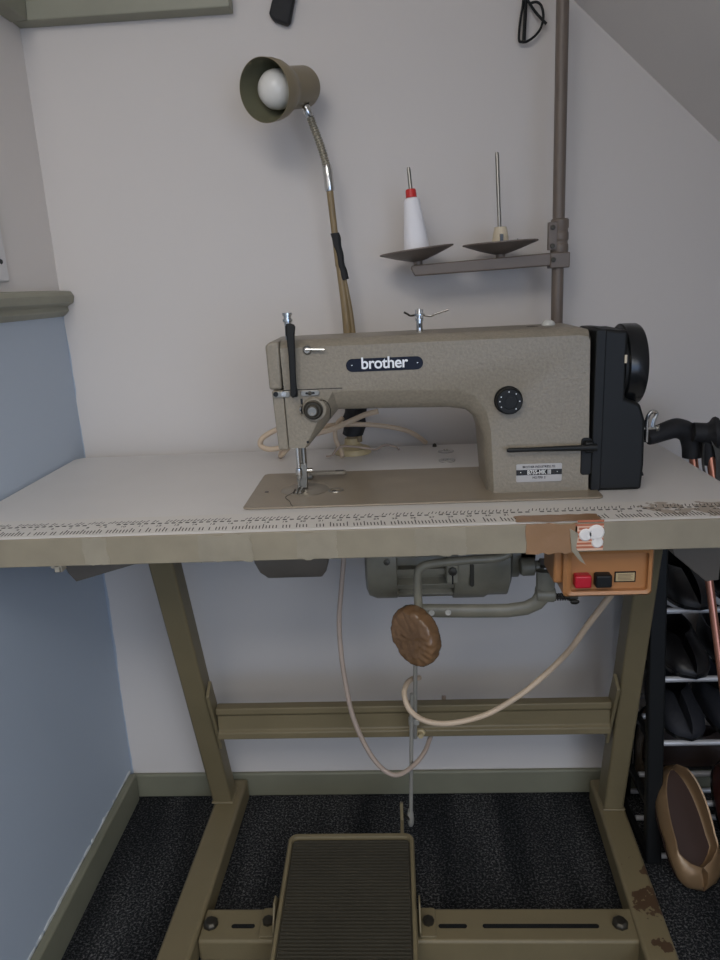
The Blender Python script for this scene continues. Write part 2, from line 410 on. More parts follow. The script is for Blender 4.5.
# stand
OLP = peeled('olive_paint_chipped', (118, 106, 78), (76, 56, 38), [((0.395, -0.13, 0.05), 0.042), ((0.385, -0.205, 0.05), 0.02), ((0.41, -0.06, 0.05), 0.018)])
RF = 0.447
f1 = MB().rings([[(x + k, y, z) for x, z in ((-0.324, 0), (-0.270, 0), (-0.270, 0.048), (-0.324, 0.048))] for y, k in ((-0.03, -0.001), (0.474, 0.011))]); obj('foot', f1, OLIVE, tb, 0.006)
f2 = MB().rings([[(x + k, y, z) for x, z in ((0.447, 0), (0.497, 0), (0.497, 0.048), (0.447, 0.048))] for y, k in ((-0.05, -0.022), (0.462, 0.006))])
obj('foot', f2, OLP, tb, 0.006)
def column(x0, x1, yt, yb, dep):
    m = MB(); m.rings([[(x0, yb, 0.046), (x1, yb, 0.046), (x1, yb + dep, 0.046), (x0, yb + dep, 0.046)], [(x0, yt, H0 - .004), (x1, yt, H0 - .004), (x1, yt + dep, H0 - .004), (x0, yt + dep, H0 - .004)]])
    return m
obj('leg', column(-0.3175, -0.2775, 0.193, 0.402, 0.042), OLIVE, tb, 0.004)
obj('leg', column(0.457, 0.495, 0.240, 0.372, 0.046), OLIVE, tb, 0.004)
for x0, x1, yb in ((-0.321, -0.273, 0.400), (0.453, 0.499, 0.370)):
    obj('weld_seam', MB().box(x0 + .002, x1 - .002, yb - 0.003, yb + 0.046, 0.047, 0.051), OLIVE, tb, 0.002)
for x0, x1 in ((-0.345, -0.245), (0.43, 0.52)):
    obj('mounting_plate', MB().box(x0, x1, 0.06, 0.42, H0 - 0.004, H0), OLIVE, tb)
# upper stretcher: channel with two lips
ys = 0.325
cs = [(ys, 0.250), (ys, 0.328), (ys + .035, 0.328), (ys + .035, 0.324), (ys + .004, 0.322), (ys + .004, 0.256), (ys + .035, 0.254), (ys + .035, 0.250)]
ch = MB()
ch.rings([[(x, y, z) for y, z in [(ys - .006, 0.251), (ys - .006, 0.264), (ys, 0.268), (ys, 0.298), (ys - .006, 0.303), (ys - .006, 0.3155), (ys + .014, 0.3155), (ys + .014, 0.251)]] for x in (-0.266, 0.446)])
obj('stretcher', ch, OLIVE, tb, 0.002)
for sx, yy in ((-0.2705, 0.0), (0.4485, 0.0)):
    e = MB(); e.prism([(ys - 0.030, 0.355), (ys - 0.004, 0.372), (ys + 0.045, 0.235), (ys + 0.018, 0.215)], sx - 0.003, sx + 0.003, 'yz')
    obj('end_plate', e, OLIVE, tb, 0.001)
obj('bolt', MB().lathe([(0.009, 0), (0.009, .005), (0.005, .006), (0.005, .014), (0, .014)], (0.106, ys - .006, 0.262), (0, -1, 0), 6), CREAMB, tb)
# lower slotted bar
m = MB(); m.box(-0.267, 0.442, 0.086, 0.150, 0.0, 0.042)
bar = obj('crossbar', m, OLIVE, tb, 0.005)
for x0, x1 in ((-0.217, -0.178), (0.122, 0.168), (0.193, 0.378)):
    obj('slot', MB().prism([(x, y) for x, y in rrect(x0, x1, 0.110, 0.118, 0.0039)], 0.0416, 0.0424, 'xy'), BLACK2, bar)
for x in (-0.252, 0.412):
    obj('bolt', MB().lathe([(0.013, 0), (0.0125, .005), (0.009, .009), (0, .010)], (x, 0.117, 0.0421), (0, 0, 1), 8), DARKST, bar, 0.001)
# underside brackets near both corners
def wedge(x0, x1, xa, z1):
    return MB().prism([(x0, H0 - .001), (x1, H0 - .001), (xa, z1), (xa - .02 if xa < 0 else xa - .02, z1)], 0.12, 0.30)
b1 = MB().prism([(-0.425, H0 - .001), (-0.300, H0 - .001), (-0.300, 0.676), (-0.392, 0.651), (-0.402, 0.665)], 0.13, 0.15)
b1.box(-0.425, -0.30, 0.149, 0.33, 0.70, H0 - .001)
obj('corner_bracket', b1, PAN, tb, 0.001)
b2 = MB().prism([(0.44, H0 - .001), (0.524, H0 - .001), (0.524, 0.628), (0.507, 0.626), (0.46, 0.667)], 0.13, 0.15)
b2.box(0.44, 0.524, 0.149, 0.33, 0.70, H0 - .001)
obj('corner_bracket', b2, PAN, tb, 0.001)
hk = MB(); hk.box(-0.378, -0.366, 0.04, 0.05, 0.708, H0 - .001); hk.box(-0.372, -0.3625, 0.036, 0.05, 0.704, 0.712); hk.box(-0.366, -0.362, 0.036, 0.05, 0.704, 0.722)
obj('cable_clip', hk, IVORY, tb, 0.001)
# oil pan slung under the cut-out
pan = MB(); pts0 = rrect(-0.122, -0.018, 0.10, 0.25, 0.004); pts1 = rrect(-0.108, -0.029, 0.113, 0.235, 0.004)
pan.rings([[(x, y, H0 - .001) for x, y in pts0], [(x, y, 0.684) for x, y in pts0], [(x * 1.0, y, 0.667) for x, y in [((a[0] * .6 + b[0] * .4), (a[1] * .6 + b[1] * .4)) for a, b in zip(pts0, pts1)]], [(x, y, 0.656) for x, y in pts1]])
p_ = obj('oil_pan', pan, PAN, tb, 0.0)

# ------------------------------------------------------------------ sewing machine
mc = thing('sewing_machine', 'greige industrial lockstitch sewing machine with black belt cover on the table', 'sewing machine', (0.12, 0.18, T))
bedz = T + 0.0032
bd = MB().prism(rrect(-0.1290, 0.3500, 0.089, 0.270, 0.009), T + 0.0002, bedz, 'xy')
bed = obj('bed', bd, BEDM, mc, 0.0018)
YF = 0.122
# silhouette (x, z) and the smaller front outline, matched point by point
sil = [(-0.067, 0.983), (0.318, 0.984), (0.334, 0.980), (0.3375, 0.968), (0.339, bedz), (0.203, bedz), (0.200, 0.806), (0.197, 0.845), (0.189, 0.869), (0.175, 0.881), (0.152, 0.885), (0.004, 0.888), (-0.040, 0.8385), (-0.064, 0.8385), (-0.0655, 0.9190)]
fro = [(-0.067, 0.974), (0.318, 0.974), (0.330, 0.972), (0.3325, 0.966), (0.337, bedz), (0.211, bedz), (0.2095, 0.806), (0.2070, 0.853), (0.201, 0.884), (0.186, 0.903), (0.165, 0.912), (-0.001, 0.916), (-0.043, 0.8400), (-0.064, 0.8400), (-0.0655, 0.9190)]
def mid(a, b, t): return [(p[0] * (1 - t) + q[0] * t, p[1] * (1 - t) + q[1] * t) for p, q in zip(a, b)]
lay = [(fro, YF), (mid(fro, sil, .12), YF + .0012), (mid(fro, sil, .62), YF + 0.009), (mid(fro, sil, .88), YF + 0.0145), (sil, YF + 0.020), (sil, 0.222), (mid(fro, sil, .7), 0.234), (fro, 0.240)]
arm = obj('arm', MB().rings([[(x, y, z) for x, z in pl] for pl, y in lay]), MACH, mc, 0, sharp=28)
# lower head block stands slightly proud with its own seam
seam = MB().box(-0.0655, 0.012, YF - 0.0004, YF + 0.0005, 0.9185, 0.9195)
obj('seam', seam, BLACK2, arm)
# face plate (left end), split in upper and lower blocks
fp = MB(); fp.prism([(-0.0852, 0.9200), (-0.0683, 0.9200), (-0.0683, 0.9825), (-0.080, 0.9822), (-0.0865, 0.978)], YF + 0.001, 0.236)
obj('face_plate', fp, MACH, mc, 0.003)
fp2 = MB(); fp2.prism([(-0.0825, 0.9185), (-0.0670, 0.9185), (-0.0652, 0.8380), (-0.0790, 0.8380)], YF + 0.0015, 0.232)
obj('face_plate', fp2, MACH, mc, 0.002)
# chrome guide strip with two screws at the face plate joint
g = MB().prism(rrect(-0.0805, -0.0575, 0.9098, 0.9178, 0.0035), YF - 0.002, YF)
gp = obj('thread_guide', g, STEEL, mc, 0.0006)
for x, m_ in ((-0.0765, BLACK2), (-0.0660, CHROME)):
    obj('screw', MB().lathe([(0.0034, 0), (0.0034, .0012), (0.0018, .0012), (0.0018, .0004), (0, .0004)], (x, YF - .002, 0.9145), (0, -1, 0), 16), m_, gp)
g = MB().prism(rrect(-0.0435, -0.0185, 0.9105, 0.9180, 0.0036), YF - 0.0025, YF - 0.0003)
gp = obj('thread_guide', g, STEEL, mc, 0.0006)
obj('slot', MB().prism(rrect(-0.037, -0.0245, 0.9128, 0.9156, 0.0013), YF - 0.0029, YF - .0024), BLACK2, gp)
obj('screw', MB().lathe([(0.0028, 0), (0.0028, .0016), (0, .002)], (-0.031, YF - .0025, 0.9142), (0, -1, 0), 12), DARKST, gp)
# tension assembly
tn = MB().lathe([(0.0165, 0), (0.0165, .003), (0.0150, .005), (0.0145, .005)], (-0.0260, YF, 0.8925), (0, -1, 0), 32)
ta = obj('tension_plate', tn, MACH, mc)
d = MB().lathe([(0.0130, .005), (0.0130, .007), (0.011, .008), (0.0085, .0085), (0.0120, .010), (0.0105, .012), (0.008, .012), (0.008, .016), (0.0065, .017), (0.0065, .014), (0, .014)], (-0.0275, YF, 0.8925), (0, -1, 0), 32)
obj('tension_dial', d, DARKST, ta)
obj('tension_knob', MB().lathe([(0.0068, .0165), (0.0068, .019), (0.0056, .0202), (0.0036, .0202), (0.0034, .017), (0, .017)], (-0.0275, YF, 0.8925), (0, -1, 0), 28), STEEL, ta)
obj('check_spring', MB().tube([(-0.021, YF - .004, 0.905), (-0.010, YF - .006, 0.903), (-0.005, YF - .006, 0.893), (-0.006, YF - .005, 0.880)], 0.0007, 6), DARKST, ta)
obj('thread_slot', MB().box(-0.0445, -0.0415, YF - 0.0005, YF + .0006, 0.887, 0.907), BLACK2, mc)
obj('take_up_lever', MB().tube([(-0.044, YF + .001, 0.884), (-0.0445, YF - .008, 0.889), (-0.044, YF - .010, 0.896), (-0.043, YF - .003, 0.899)], 0.0013, 8), CHROME, mc)
obj('screw', MB().lathe([(0.002, 0), (0.0015, .001)], (-0.0385, YF + .0005, 0.848), (0, -1, 0), 12), BLACK2, mc)
# thread guard rod + black cord hanging over it
tp = MB().lathe([(0.0046, 0), (0.0046, .034), (0.0066, .035), (0.0066, .038), (0.0050, .0385), (0.0050, .042), (0.0066, .0425), (0.0066, .046), (0, .046)], (-0.0575, 0.145, 0.972), (0, 0, 1), 20)
obj('thread_post', tp, CHROME, mc)
bd2 = MB(); bd2.prism([(-0.0545, 1.006), (-0.0475, 1.006), (-0.0425, 1.002), (-0.0445, 0.992), (-0.0455, 0.960), (-0.0465, 0.930), (-0.0460, 0.915), (-0.0525, 0.910), (-0.0550, 0.914), (-0.0545, 0.935), (-0.0540, 0.965), (-0.0550, 0.988)], YF - 0.017, YF - 0.011)
obj('check_bracket', bd2, BLACK, mc, 0.0018)
bd3 = MB().box(-0.0565, -0.048, YF - 0.011, 0.141, 0.990, 1.003); obj('post_clamp', bd3, BLACK, mc, 0.001)
obj('bracket_foot', MB().box(-0.054, -0.047, YF - 0.012, YF, 0.911, 0.921), BLACK, mc, 0.001)
# thread guide pin on the front top
gb = MB().lathe([(0.006, 0), (0.006, .004), (0.004, .006), (0, .006)], (-0.0310, YF + .002, 0.9705), (0, -1, 0), 18)
gg = obj('thread_pin', gb, STEEL, mc)
obj('pin', MB().cyl((-0.0325, YF - .005, 0.9715), (-0.008, YF - .007, 0.9705), 0.0016, n=10), CHROME, gg)
# badge
bg = obj('name_badge', MB().prism(rrect(0.0185, 0.1190, 0.9395, 0.9565, 0.0084), YF - 0.0012, YF + .0002), NAVY, mc, 0.0004)
text_mesh('lettering', 'brother', 0.0210, LETTER, bg, (0.0685, YF - 0.0014, 0.9495), (1, 0, 0), (0, 0, 1), 0.0004, 0.00035, 0.97, spacing=0.95)
for x in (0.026, 0.1115):
    obj('rivet', MB().lathe([(0.0011, 0), (0.0009, .0006), (0, .0008)], (x, YF - .0012, 0.9480), (0, -1, 0), 10), CHROME, bg)
# model plate
mp = obj('model_plate', MB().prism(rrect(0.2405, 0.3010, 0.7820, 0.8070, 0.002), YF - 0.001, YF + .0002), mat('plate_grey', (176, 172, 168), 0.4, 0.2), mc)
obj('stripe', MB().box(0.2405, 0.3010, YF - .0012, YF - .0009, 0.7915, 0.7990), BLACK2, mp)
text_mesh('lettering', 'B755-MK III', 0.0082, mat('plate_light', (208, 206, 202), 0.4), mp, (0.2708, YF - .0014, 0.7952), (1, 0, 0), (0, 0, 1), 0.0002, 0.0002, 0.8)
text_mesh('lettering', 'BROTHER INDUSTRIES,LTD.', 0.0042, BLACK2, mp, (0.2708, YF - .0011, 0.8028), (1, 0, 0), (0, 0, 1), 0.0001, 0.0001, 0.85)
text_mesh('lettering', 'NO.8701 2', 0.0042, BLACK2, mp, (0.2708, YF - .0011, 0.7878), (1, 0, 0), (0, 0, 1), 0.0001, 0.0001, 0.9)
for x in (0.2465, 0.295):
    obj('rivet', MB().lathe([(0.0011, 0), (0, .0006)], (x, YF - .0011, 0.7952), (0, -1, 0), 10), CHROME, mp)
# stitch dial
dp = [(0.0185, 0), (0.0185, .002), (0.0170, .004), (0.0170, .013), (0.0155, .0145), (0.0100, .0145), (0.0095, .0135), (0.006, .0135), (0.006, .0150), (0, .0150)]
sd = obj('stitch_dial', MB().lathe(dp, (0.2290, YF, 0.8945), (0, -1, 0), 40), BLACK, mc)
mk = MB()
for a in (95, 50, 150, 178, 212, 310, 0):
    a = math.radians(a); x = 0.2290 + 0.0127 * math.cos(a); z = 0.8945 + 0.0127 * math.sin(a)
    mk.lathe([(0.0009, 0), (0.0008, .0003)], (x, YF - .0145, z), (0, -1, 0), 8)
obj('dial_marks', mk, LETTER, sd)
# reverse lever and its slot
rs = obj('lever_plate', MB().prism(rrect(0.3255, 0.3395, 0.7895, 0.8400, 0.004), YF - 0.002, YF + .004), BLACK, mc, 0.001)
lv = MB().rings([[(x, YF - .012 + k * math.cos(a) * .8, 0.8292 + dz + k * math.sin(a)) for a in [2 * PI * q / 12 for q in range(12)]] for x, k, dz in ((0.343, .0052, 0), (0.335, .0050, 0), (0.328, .0040, 0), (0.25, .0028, .0002), (0.229, .0032, .0002), (0.226, .002, .0002))])
obj('reverse_lever', lv, BLACK, mc)
obj('lever_hub', MB().box(0.328, 0.3405, YF - 0.012, YF, 0.821, 0.837), BLACK, mc, 0.003)
# top oil caps
obj('oil_cap', MB().lathe([(0.007, 0), (0.0065, .0025), (0, .003)], (0.0145, 0.165, 0.9785), n=20), BLACK, mc)
obj('oil_cap', MB().lathe([(0.009, 0), (0.0085, .002), (0, .0028)], (0.2700, 0.180, 0.9820), n=24), DARKST, mc)
sg = obj('oil_sight_dome', MB().lathe([(0.0095, 0), (0.0093, .003), (0.008, .006), (0.005, .008), (0, .009)], (0.2930, 0.190, 0.9825), n=24), mat('clear_dome', (190, 190, 184), 0.1, 0.0), mc)
obj('seat_ring', MB().lathe([(0.0105, -.001), (0.0105, .001), (0.0095, .0015), (0.009, 0)], (0.2930, 0.190, 0.9825), n=24), STEEL, mc)
# thread tension post on top of the arm
tt = MB(); o3 = (0.1175, 0.181, 0.980)
tt.lathe([(0.0055, 0), (0.0052, .0035), (0.0045, .004), (0.0045, .018), (0.0058, .0185), (0.0058, .021), (0.003, .0215), (0.003, .025), (0.0078, .0255), (0.0078, .0275), (0.003, .028), (0.0025, .034), (0.0, .034)], o3, n=20)
tt_o = obj('pretension_post', tt, CHROME, mc)
obj('guide_wire', MB().tube([(0.1185, 0.181, 1.0065), (0.132, 0.180, 1.004), (0.140, 0.178, 1.0065), (0.157, 0.176, 1.0115)], 0.0015, 8), CHROME, tt_o)
obj('guide_wire', MB().tube([(0.1165, 0.181, 1.0065), (0.106, 0.180, 1.0055), (0.1015, 0.179, 1.008), (0.0970, 0.178, 1.0105)], 0.0014, 8), DARKST, tt_o)
for s in (-1, 1):
    obj('thread_prong', MB().cyl((0.1175 + s * 0.0045, 0.181, 1.0), (0.1175 + s * 0.0045, 0.181, 1.013), 0.0009, n=8), CHROME, tt_o)
obj('post_slot', MB().box(0.1160, 0.1190, 0.1758, 0.1768, 0.989, 0.995), BLACK2, tt_o)
# belt cover and handwheel
bc = MB(); oc = [(0.3400, bedz - .0022), (0.4080, bedz - .0022), (0.4100, 0.80), (0.4085, 0.860), (0.4010, 0.882), (0.3810, 0.890), (0.3810, 0.978), (0.3690, 0.978), (0.3560, 0.980), (0.3400, 0.980)]
bc.rings([[(x, y, z) for x, z in oc] for y in (YF + 0.002, 0.215)])
obj('belt_cover', bc, BLACK, mc, 0.004)
obj('cover_lip', MB().prism(rrect(0.3398, 0.3530, bedz - .0021, 0.9800, 0.003), YF - 0.0008, 0.180), BLACK, mc, 0.0015)
hwp = [(0.010, 0), (0.040, 0), (0.0525, 0), (0.0545, .0015), (0.0548, .008), (0.0545, .021), (0.0525, .0245), (0.046, .026), (0.030, .026), (0.026, .023), (0.012, .023), (0.010, .027), (0, .027)]
hw = obj('hand_wheel', MB().lathe(hwp, (0.3835, 0.172, 0.9285), (1, 0, 0), 56), BLACK2, mc, sharp=40)
obj('hub', MB().cyl((0.380, 0.172, 0.9285), (0.392, 0.172, 0.9285), 0.050, n=40), BLACK, mc)
obj('timing_mark', MB().box(0.3775, 0.3805, YF + .0008, YF + .0022, 0.936, 0.9465), IVORY, mc)
obj('screw', MB().lathe([(0.003, 0), (0.0025, .003)], (0.4092, 0.15, 0.805), (1, 0, 0), 10), BLACK2, mc)
obj('cover_catch', MB().tube([(0.409, 0.14, 0.792), (0.4115, 0.139, 0.788), (0.414, 0.138, 0.781)], 0.0012, 6), BLACK2, mc)
# chrome bobbin winder lever
bw = MB().box(0.400, 0.420, 0.158, 0.175, 0.826, 0.852); obj('winder_block', bw, BLACK, mc, 0.002)
obj('winder_lever', MB().tube([(0.4195, 0.150, 0.825), (0.4190, 0.149, 0.838), (0.4185, 0.148, 0.855), (0.421, 0.147, 0.864), (0.426, 0.147, 0.867), (0.4305, 0.147, 0.864), (0.4280, 0.147, 0.856), (0.4265, 0.147, 0.846)], 0.0027, 10), CHROME, mc)
obj('winder_pin', MB().cyl((0.415, 0.149, 0.844), (0.4335, 0.149, 0.8445), 0.0021, n=10), CHROME, mc)
obj('winder_screw', MB().lathe([(0.0042, 0), (0.0042, .003), (0, .004)], (0.4325, 0.149, 0.8440), (1, -0.6, 0), 12), STEEL, mc)
# needle bar, presser foot
nb = MB(); nb.cyl((-0.0600, 0.170, 0.785), (-0.0600, 0.170, 0.845), 0.0034, n=16)
obj('needle_bar', nb, CHROME, mc)
obj('presser_bar', MB().cyl((-0.0530, 0.178, 0.800), (-0.0530, 0.178, 0.845), 0.0042, n=16), STEEL, mc)
obj('needle_clamp', MB().lathe([(0.0048, 0), (0.0052, .004), (0.0045, .011), (0.0036, .012)], (-0.0600, 0.170, 0.789), n=16), CHROME, mc)
obj('needle', MB().cyl((-0.0600, 0.170, 0.7720), (-0.0600, 0.170, 0.790), 0.0007, n=8), CHROME, mc)
pf = MB(); pf.box(-0.0570, -0.0490, 0.171, 0.181, 0.783, 0.806); pf.box(-0.0640, -0.0615, 0.145, 0.184, 0.7685, 0.7715); pf.box(-0.0585, -0.056, 0.145, 0.184, 0.7685, 0.7715); pf.box(-0.0640, -0.050, 0.172, 0.186, 0.7695, 0.785)
obj('presser_foot', pf, STEEL, mc, 0.0007)
obj('foot_screw', MB().cyl((-0.049, 0.176, 0.795), (-0.041, 0.176, 0.795), 0.0033, n=12), CHROME, mc)
# needle plate, slide plate and details in the bed
npl = MB().lathe([(0.034, 0), (0.034, .0004), (0.0335, .0006)], (-0.0530, 0.170, bedz), n=48)
obj('needle_plate', npl, mat('needle_plate_steel', (150, 142, 128), 0.3, 0.6), mc)
fd = MB()
for k in range(4): fd.box(-0.068 + k * 0.0045, -0.0665 + k * 0.0045, 0.150, 0.170, bedz + .0005, bedz + .002)
obj('feed_dog', fd, DARKST, mc)
sp = MB().lathe([(0.0115, 0), (0.0112, .0007), (0.0085, .0007), (0.0085, .0002)], (-0.008, 0.162, bedz), n=32, cap=False)
obj('oil_ring', sp, STEEL, mc)
obj('screw', MB().lathe([(0.0032, 0), (0.003, .0007), (0, .0008)], (-0.010, 0.158, bedz), n=14), DARKST, mc)
obj('screw', MB().lathe([(0.003, 0), (0.0028, .0005), (0, .0006)], (-0.1080, 0.165, bedz), n=14), BLACK2, mc)
obj('loose_thread', MB().tube([(-0.058, 0.168, bedz + .006), (-0.068, 0.150, bedz + .002), (-0.076, 0.132, bedz + .001), (-0.068, 0.113, bedz + .001), (-0.0640, 0.098, bedz + .001), (-0.060, 0.090, T + .003)], 0.00045, 6), INK, mc)
# knee-lift rear lever laid on the bed behind the needle
kl = MB(); kl.prism(rrect(-0.055, 0.002, 0.233, 0.244, 0.005), bedz + 0.004, bedz + 0.009, 'xy')
ll = obj('lift_lever', kl, MACH, mc, 0.001)
obj('lever_slot', MB().prism(rrect(-0.014, -0.001, 0.236, 0.241, 0.002), bedz + 0.0089, bedz + 0.0095, 'xy'), DARKST, ll)
obj('lever_bracket', MB().box(-0.072, -0.048, 0.226, 0.245, bedz, bedz + .006), STEEL, mc, 0.001)

# ------------------------------------------------------------------ thread stand
PX, PY = 0.3515, 0.400
ts = thing('thread_stand', 'tall grey-brown thread stand on the table, its arm carrying two saucers', 'thread stand', (PX, PY, T))
obj('pole', MB().cyl((PX, PY, T + .001), (PX - 0.004, PY, 1.475), 0.0095, n=24), GREYP, ts)
cl = MB(); cl.lathe([(0.0135, 0), (0.0142, .003), (0.0142, .012), (0.0128, .014), (0.0128, .018), (0.0142, .020), (0.0142, .030), (0.0128, .032), (0.0128, .036), (0.0140, .038), (0.0140, .050), (0.012, .052)], (PX, PY, 1.0835), n=24)
cl.box(PX - 0.020, PX - 0.006, PY - 0.013, PY - 0.002, 1.088, 1.130)
obj('clamp', cl, GREYP, ts, 0.001)
obj('screw', MB().lathe([(0.004, 0), (0.0035, .003), (0, .0035)], (PX - 0.0135, PY - .013, 1.122), (0, -1, 0), 12), DARKST, ts)
obj('screw', MB().lathe([(0.004, 0), (0.0035, .003), (0, .0035)], (PX - 0.0135, PY - .013, 1.094), (0, -1, 0), 12), DARKST, ts)
am = MB()
am.rings([[(x, y, z) for y, z in ((PY - .012, z0), (PY + .012, z0), (PY + .012, z1), (PY - .012, z1))] for x, z0, z1 in ((0.1140, 1.069, 1.0745), (0.120, 1.058, 1.0755), (0.340, 1.064, 1.0840))])
am.box(0.335, 0.366, PY - 0.0145, PY + 0.0145, 1.060, 1.084)
obj('arm', am, GREYP, ts, 0.002)
obj('screw', MB().lathe([(0.004, 0), (0.0035, .003), (0, .0035)], (PX - 0.012, PY - .0145, 1.073), (0, -1, 0), 12), DARKST, ts)
def saucer(x, z, r, tilt):
    m = MB().lathe([(0.007, -.010), (0.0075, -.001), (0.012, 0), (r * .55, .006), (r, .0155), (r, .0175), (r * .5, .0085), (0.010, .0035), (0, .0035)], (x, PY, z), (tilt, 0, 1), n=40)
    return obj('saucer', m, GREYP, ts, 0, sharp=50)
for x, z, r, pz, tilt in ((0.1250, 1.0820, 0.0600, 1.222, -0.10), (0.2580, 1.0865, 0.0600, 1.236, -0.03)):
    s_ = saucer(x, z, r, tilt)
    px = x - (0.0110 if tilt < -.05 else 0.0060)
    obj('spool_pin', MB().lathe([(0.0030, 0), (0.0030, pz - z - .004), (0.0022, pz - z)], (x, PY, z + .002), (px - x, 0, pz - z), 14), STEEL, ts)
cc = MB().lathe([(0.0160, .0005), (0.0160, .005), (0.0145, .007), (0.0105, .030), (0.0095, .034), (0.0035, .034)], (0.2580, PY, 1.0935), n=24)
ch_ = obj('cone_holder', cc, IVORY, ts)
obj('holder_slot', MB().box(0.2553, 0.2603, PY - 0.0155, PY - 0.0085, 1.1030, 1.1160), BLACK2, ch_)
obj('spring_clip', MB().tube([(0.267, PY - 0.016, 1.0995), (0.276, PY - .018, 1.1005), (0.283, PY - .018, 1.1075)], 0.001, 6), STEEL, ch_)
# cone of white thread on the left pin
cn = thing('thread_cone', 'white cone of sewing thread with red tip on the left saucer', 'thread cone', (0.1248, PY, 1.086))
cdir = Vector((-0.0110, 0, 0.138)).normalized()
yr = [(0.0215, .0), (0.0222, .003)]
for k in range(1, 30): yr.append((0.0222 - 0.0098 * k / 30 + (0.00018 if k % 2 else 0), .003 + .087 * k / 30))
yr += [(0.0110, .091), (0.0075, .093), (0.0036, .093)]
obj('thread_winding', MB().lathe(yr, (0.1248, PY, 1.0860), cdir, 36), THREAD, cn)
obj('cone_tip', MB().lathe([(0.0086, .093), (0.0084, .103), (0.0074, .1055), (0.0036, .1055)], (0.1248, PY, 1.0860), cdir, 28), REDT, cn)

# ------------------------------------------------------------------ lamp
LY = 0.412
lp = thing('desk_lamp', 'bronze gooseneck desk lamp with bare white bulb, standing behind the machine', 'lamp', (0.003, LY, T))
obj('base', MB().lathe([(0.033, 0), (0.033, .004), (0.030, .009), (0.018, .013), (0.014, .016), (0.013, .026), (0, .026)], (0.003, LY, T), n=36), CREAMB, lp)
obj('pole', MB().tube([(0.003, LY, T + .02), (0.0055, LY, 0.90), (0.0035, LY, 1.00), (-0.0055, LY, 1.10)], 0.0075, 14, rf=lambda t: 0.0105 - 0.0050 * t), BAMBOO, lp)
obj('pole', MB().tube([(0.015, LY - .004, T + .02), (0.0165, LY - .002, 0.90), (0.0115, LY, 1.00), (0.0000, LY, 1.08)], 0.004, 12, rf=lambda t: 0.0060 - 0.0025 * t), BAMBOO, lp)
obj('upper_pole', MB().cyl((-0.0050, LY, 1.08), (-0.0130, LY, 1.202), 0.0052, 0.0056, n=14), BAMBOO, lp)
def lumpy(p, r, seed, n=18):
    m = MB().tube(p, r, n, sub=6)
    for v in m.bm.verts: v.co += Vector((noise.noise(v.co * 60 + Vector((seed, 0, 0))), noise.noise(v.co * 60 + Vector((0, seed, 0))), 0)) * r * .35
    return m
obj('black_tape', lumpy([(0.006, LY, 0.797), (0.007, LY, 0.808), (0.008, LY, 0.825), (0.009, LY, 0.86), (0.010, LY, 0.89)], 0.0195, 3), RUB, lp)
obj('black_tape', lumpy([(0.0050, LY, 1.058), (-0.000, LY, 1.08), (-0.0040, LY, 1.11), (-0.0075, LY, 1.128), (-0.0080, LY, 1.132)], 0.0068, 8), RUB, lp)
obj('lower_ferrule', MB().lathe([(0.0068, -.022), (0.0078, -.018), (0.0078, .012), (0.0062, .018)], (-0.0140, LY, 1.218), (-0.0095, 0, .136), 20), CHROME, lp)
# gooseneck
gpth = [Vector(p) for p in ((-0.0152, LY, 1.230), (-0.0195, LY, 1.250), (-0.0260, LY, 1.272), (-0.0335, LY, 1.294), (-0.0390, LY - .002, 1.312))]
obj('gooseneck', MB().tube(gpth, 0.0055, 14, sub=24, rf=lambda t: 0.0066 if int(t * 96) % 4 > 1 else 0.0052), mat('gooseneck_chain', (150, 144, 128), 0.4, 0.4), lp)
obj('upper_ferrule', MB().lathe([(0.0060, 0), (0.0072, .003), (0.0072, .014), (0.0056, .018)], (-0.0375, LY - .002, 1.306), (-0.0065, -.004, 0.016), 20), CHROME, lp)
# shade: cylinder body widening to a bell mouth, pointing left and towards the camera
ax = Vector((-0.42, -0.86, -0.22)).normalized(); o_ = Vector((-0.0450, LY + 0.022, 1.3550))
shp = [(0.0000, -0.0047), (0.0184, -0.0038), (0.0276, -0.0009), (0.0299, 0.0047), (0.0299, 0.0564), (0.0317, 0.0658), (0.0371, 0.0771), (0.0406, 0.0874), (0.0424, 0.0996), (0.0430, 0.1166), (0.0425, 0.1166), (0.0416, 0.0996), (0.0397, 0.0884), (0.0361, 0.0780), (0.0304, 0.0667), (0.0287, 0.0564), (0.0287, 0.0075), (0.0000, 0.0075)]
shd = obj('shade', MB().lathe(shp, o_, ax, 56, cap=False), LAMPP, lp, 0, sharp=40)
obj('shade_lining', MB().lathe([(0.0424, 0.1162), (0.0414, 0.0996), (0.0396, 0.0887), (0.0359, 0.0784), (0.0301, 0.0671), (0.0285, 0.0564)], o_, ax, 56, cap=False), LAMPIN, shd)
obj('bulb', MB().lathe([(0.0103, 0.0276), (0.0120, 0.0442), (0.0189, 0.0552), (0.0254, 0.0681), (0.0279, 0.0800), (0.0267, 0.0911), (0.0215, 0.1012), (0.0138, 0.1072), (0.0052, 0.1099), (0.0000, 0.1101)], o_, ax, 40), BULB, lp)
obj('swivel', MB().sphere(Vector((-0.0435, LY - .004, 1.3265)), 0.0065), DARKST, lp)

